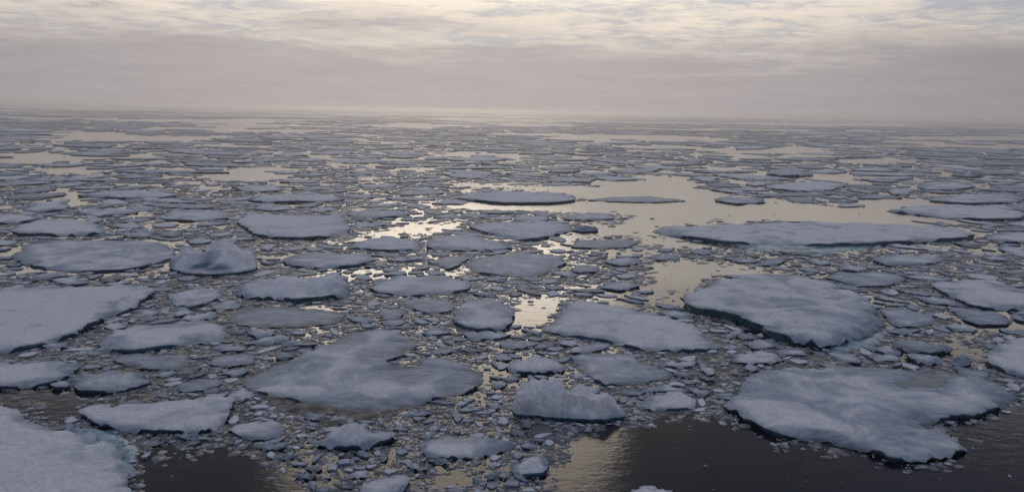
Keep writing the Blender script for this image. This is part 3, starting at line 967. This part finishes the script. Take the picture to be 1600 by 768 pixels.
def mass(name, items, mat, label, cat, tone_of):
    """many loose pieces in one mesh; every piece is a prism with a domed top"""
    VV, FF, TT, EE = [], [], [], []
    o = 0
    for (p, fb, tone) in items:
        n = len(p)
        c = p.mean(0)
        if poly_area(p) < 0:
            p = p[::-1]
        inn = c + (p - c) * 0.72
        VV += [(a, b, -0.06) for a, b in p * 1.0] + [(a, b, fb * 0.90) for a, b in p] + [(a, b, fb * (0.94 + 0.12 * random.random())) for a, b in inn] + [(c[0], c[1], fb)]
        for k in range(n):
            k2 = (k + 1) % n
            FF.append((o + k, o + k2, o + n + k2, o + n + k))
            FF.append((o + n + k, o + n + k2, o + 2 * n + k2, o + 2 * n + k))
            FF.append((o + 2 * n + k, o + 2 * n + k2, o + 3 * n))
        TT += [tone] * (3 * n + 1)
        EE += [1.0] * n + [0.45] * n + [0.0] * (n + 1)
        o += 3 * n + 1
    ob = mesh_obj(name, VV, FF, mat, None, {'tone': TT, 'edge': EE}, smooth=False)
    ob['kind'] = 'stuff'
    ob['label'] = label
    ob['category'] = cat
    return ob


near, far = [], []
for i, (p, r, d) in enumerate(pack):
    if i in alone:
        continue
    if d < 400:
        p = roughen(p, r * 0.40, 0.10, i)
    it = (p, 0.05 + 0.04 * min(r, 6) * random.random() + 0.07 * random.random() + 0.00003 * d, random.choice((0.1, 0.25, 0.4, 0.55, 0.7, 0.85)))
    (near if d < 400 else far).append(it)
mass('loose_small_floes', near, M_ICE, 'countless small floes scattered between the larger floes', 'pack ice', None)
mass('distant_pack_ice', far, M_ICE, 'distant pack ice merging into streaks towards the horizon', 'pack ice', None)

# ------------------------------------------------------------------ brash: small broken wet pieces filling the gaps
def brash(count, dmin, dmax, rel_lo, rel_hi, tone_lo, tone_hi, skip, name, label, flat=False, bias=0.45):
    d = np.exp(RNG.random(count) * (math.log(dmax) - math.log(dmin)) + math.log(dmin))
    a = (RNG.random(count) - 0.5) * 2 * R(42)
    P = np.stack([d * np.sin(a), d * np.cos(a)], 1)
    u, v = to_uv(P)
    ui, vi = np.clip(u.astype(int), 0, NU - 1), np.clip(v.astype(int), 0, NV - 1)
    oc = OCC[ui, vi]
    fs = smooth01(d, 260, 70) * 0.8 + 0.2
    fu = ((fbm(u * 0.05, v * 0.07, 71, 4, 0.65) - 0.5) * 60 + RNG.normal(0, 6, count)) * fs
    fv = ((fbm(u * 0.05, v * 0.07, 83, 4, 0.65) - 0.5) * 50 + RNG.normal(0, 4, count)) * fs
    wt = WAT[np.clip((u + fu).astype(int), 0, NU - 1), np.clip((v + fv).astype(int), 0, NV - 1)]
    oc = np.where(oc == 1, 1, np.where(wt > 0, 2, 0))
    clump = fbm(P[:, 0] * 0.13, P[:, 1] * 0.13, 91, 4, 0.6)
    keep = (oc == 0) & (RNG.random(count) < smooth01(clump, 0.30, 0.56) * 0.95 + 0.05)
    lead = lead_noise(P[:, 0], P[:, 1])
    keep &= (d < 130) | (lead < 0.585)
    keep |= (oc == 2) & (RNG.random(count) < skip)
    P, d = P[keep], d[keep]
    m = len(P)
    n = 5
    rr = d * (rel_lo + (rel_hi - rel_lo) * RNG.random(m) ** 4.0)
    el = 0.75 + 0.6 * RNG.random(m)
    rot = RNG.random(m) * 6.283
    ang = (np.arange(n) / n * 2 * math.pi)[None] + (RNG.random((m, n)) - .5) * 0.7
    rad = rr[:, None] * (0.6 + 0.6 * RNG.random((m, n)))
    x, y = np.cos(ang) * rad * el[:, None], np.sin(ang) * rad / el[:, None]
    cx = P[:, 0:1] + x * np.cos(rot)[:, None] - y * np.sin(rot)[:, None]
    cy = P[:, 1:2] + x * np.sin(rot)[:, None] + y * np.cos(rot)[:, None]
    h = (0.015 + 0.24 * np.minimum(rr, 0.7) * RNG.random(m) ** 1.5 + 0.015 * RNG.random(m))
    if flat:
        h = 0.004 + 0.008 * RNG.random(m)
    tz = (RNG.random((m, n)) - 0.5) * (h * 0.7)[:, None]
    V = np.zeros((m, 2 * n + 1, 3))
    V[:, :n, 0], V[:, :n, 1], V[:, :n, 2] = cx, cy, -0.05
    V[:, n:2 * n, 0] = P[:, 0:1] + (cx - P[:, 0:1]) * 0.88
    V[:, n:2 * n, 1] = P[:, 1:2] + (cy - P[:, 1:2]) * 0.88
    V[:, n:2 * n, 2] = np.maximum(0.003, h[:, None] * 0.8 + tz)
    V[:, 2 * n, 0], V[:, 2 * n, 1], V[:, 2 * n, 2] = P[:, 0], P[:, 1], h
    base = (np.arange(m) * (2 * n + 1))[:, None]
    k = np.arange(n)
    k2 = (k + 1) % n
    t1 = np.stack([base + k, base + k2, base + n + k2], 2)
    t2 = np.stack([base + k, base + n + k2, base + n + k], 2)
    t3 = np.stack([base + n + k, base + n + k2, np.broadcast_to(base + 2 * n, (m, n))], 2)
    tri = np.concatenate([t1, t2, t3], 1).reshape(-1, 3)
    me = bpy.data.meshes.new(name)
    V = V.reshape(-1, 3)
    me.vertices.add(len(V))
    me.vertices.foreach_set('co', V.astype(np.float32).ravel())
    me.loops.add(tri.size)
    me.loops.foreach_set('vertex_index', tri.astype(np.int32).ravel())
    me.polygons.add(len(tri))
    me.polygons.foreach_set('loop_start', np.arange(0, tri.size, 3, dtype=np.int32))
    me.polygons.foreach_set('loop_total', np.full(len(tri), 3, dtype=np.int32))
    tone = tone_lo + (tone_hi - tone_lo) * RNG.random(m) ** bias
    at = me.attributes.new('tone', 'FLOAT', 'POINT')
    at.data.foreach_set('value', np.repeat(tone, 2 * n + 1).astype(np.float32))
    me.materials.append(M_BRASH)
    me.update(calc_edges=True)
    o = bpy.data.objects.new(name, me)
    COL.objects.link(o)
    o['kind'] = 'stuff'
    o['label'] = label
    o['category'] = 'brash ice'
    return m


brash(38000, 27, 150, 0.005, 0.014, 0.60, 1.0, 0.0, 'grease_ice', 'thin grey grease ice and slush between the brash pieces', True, 1.0)
brash(165000, 27, 210, 0.0010, 0.0068, 0.0, 1.0, 0.003, 'brash_ice', 'grey wet brash ice packed between the near floes', False, 0.75)
brash(26000, 210, 7000, 0.0016, 0.005, 0.0, 0.9, 0.008, 'distant_brash_ice', 'brash ice filling the gaps of the distant pack', False, 0.9)
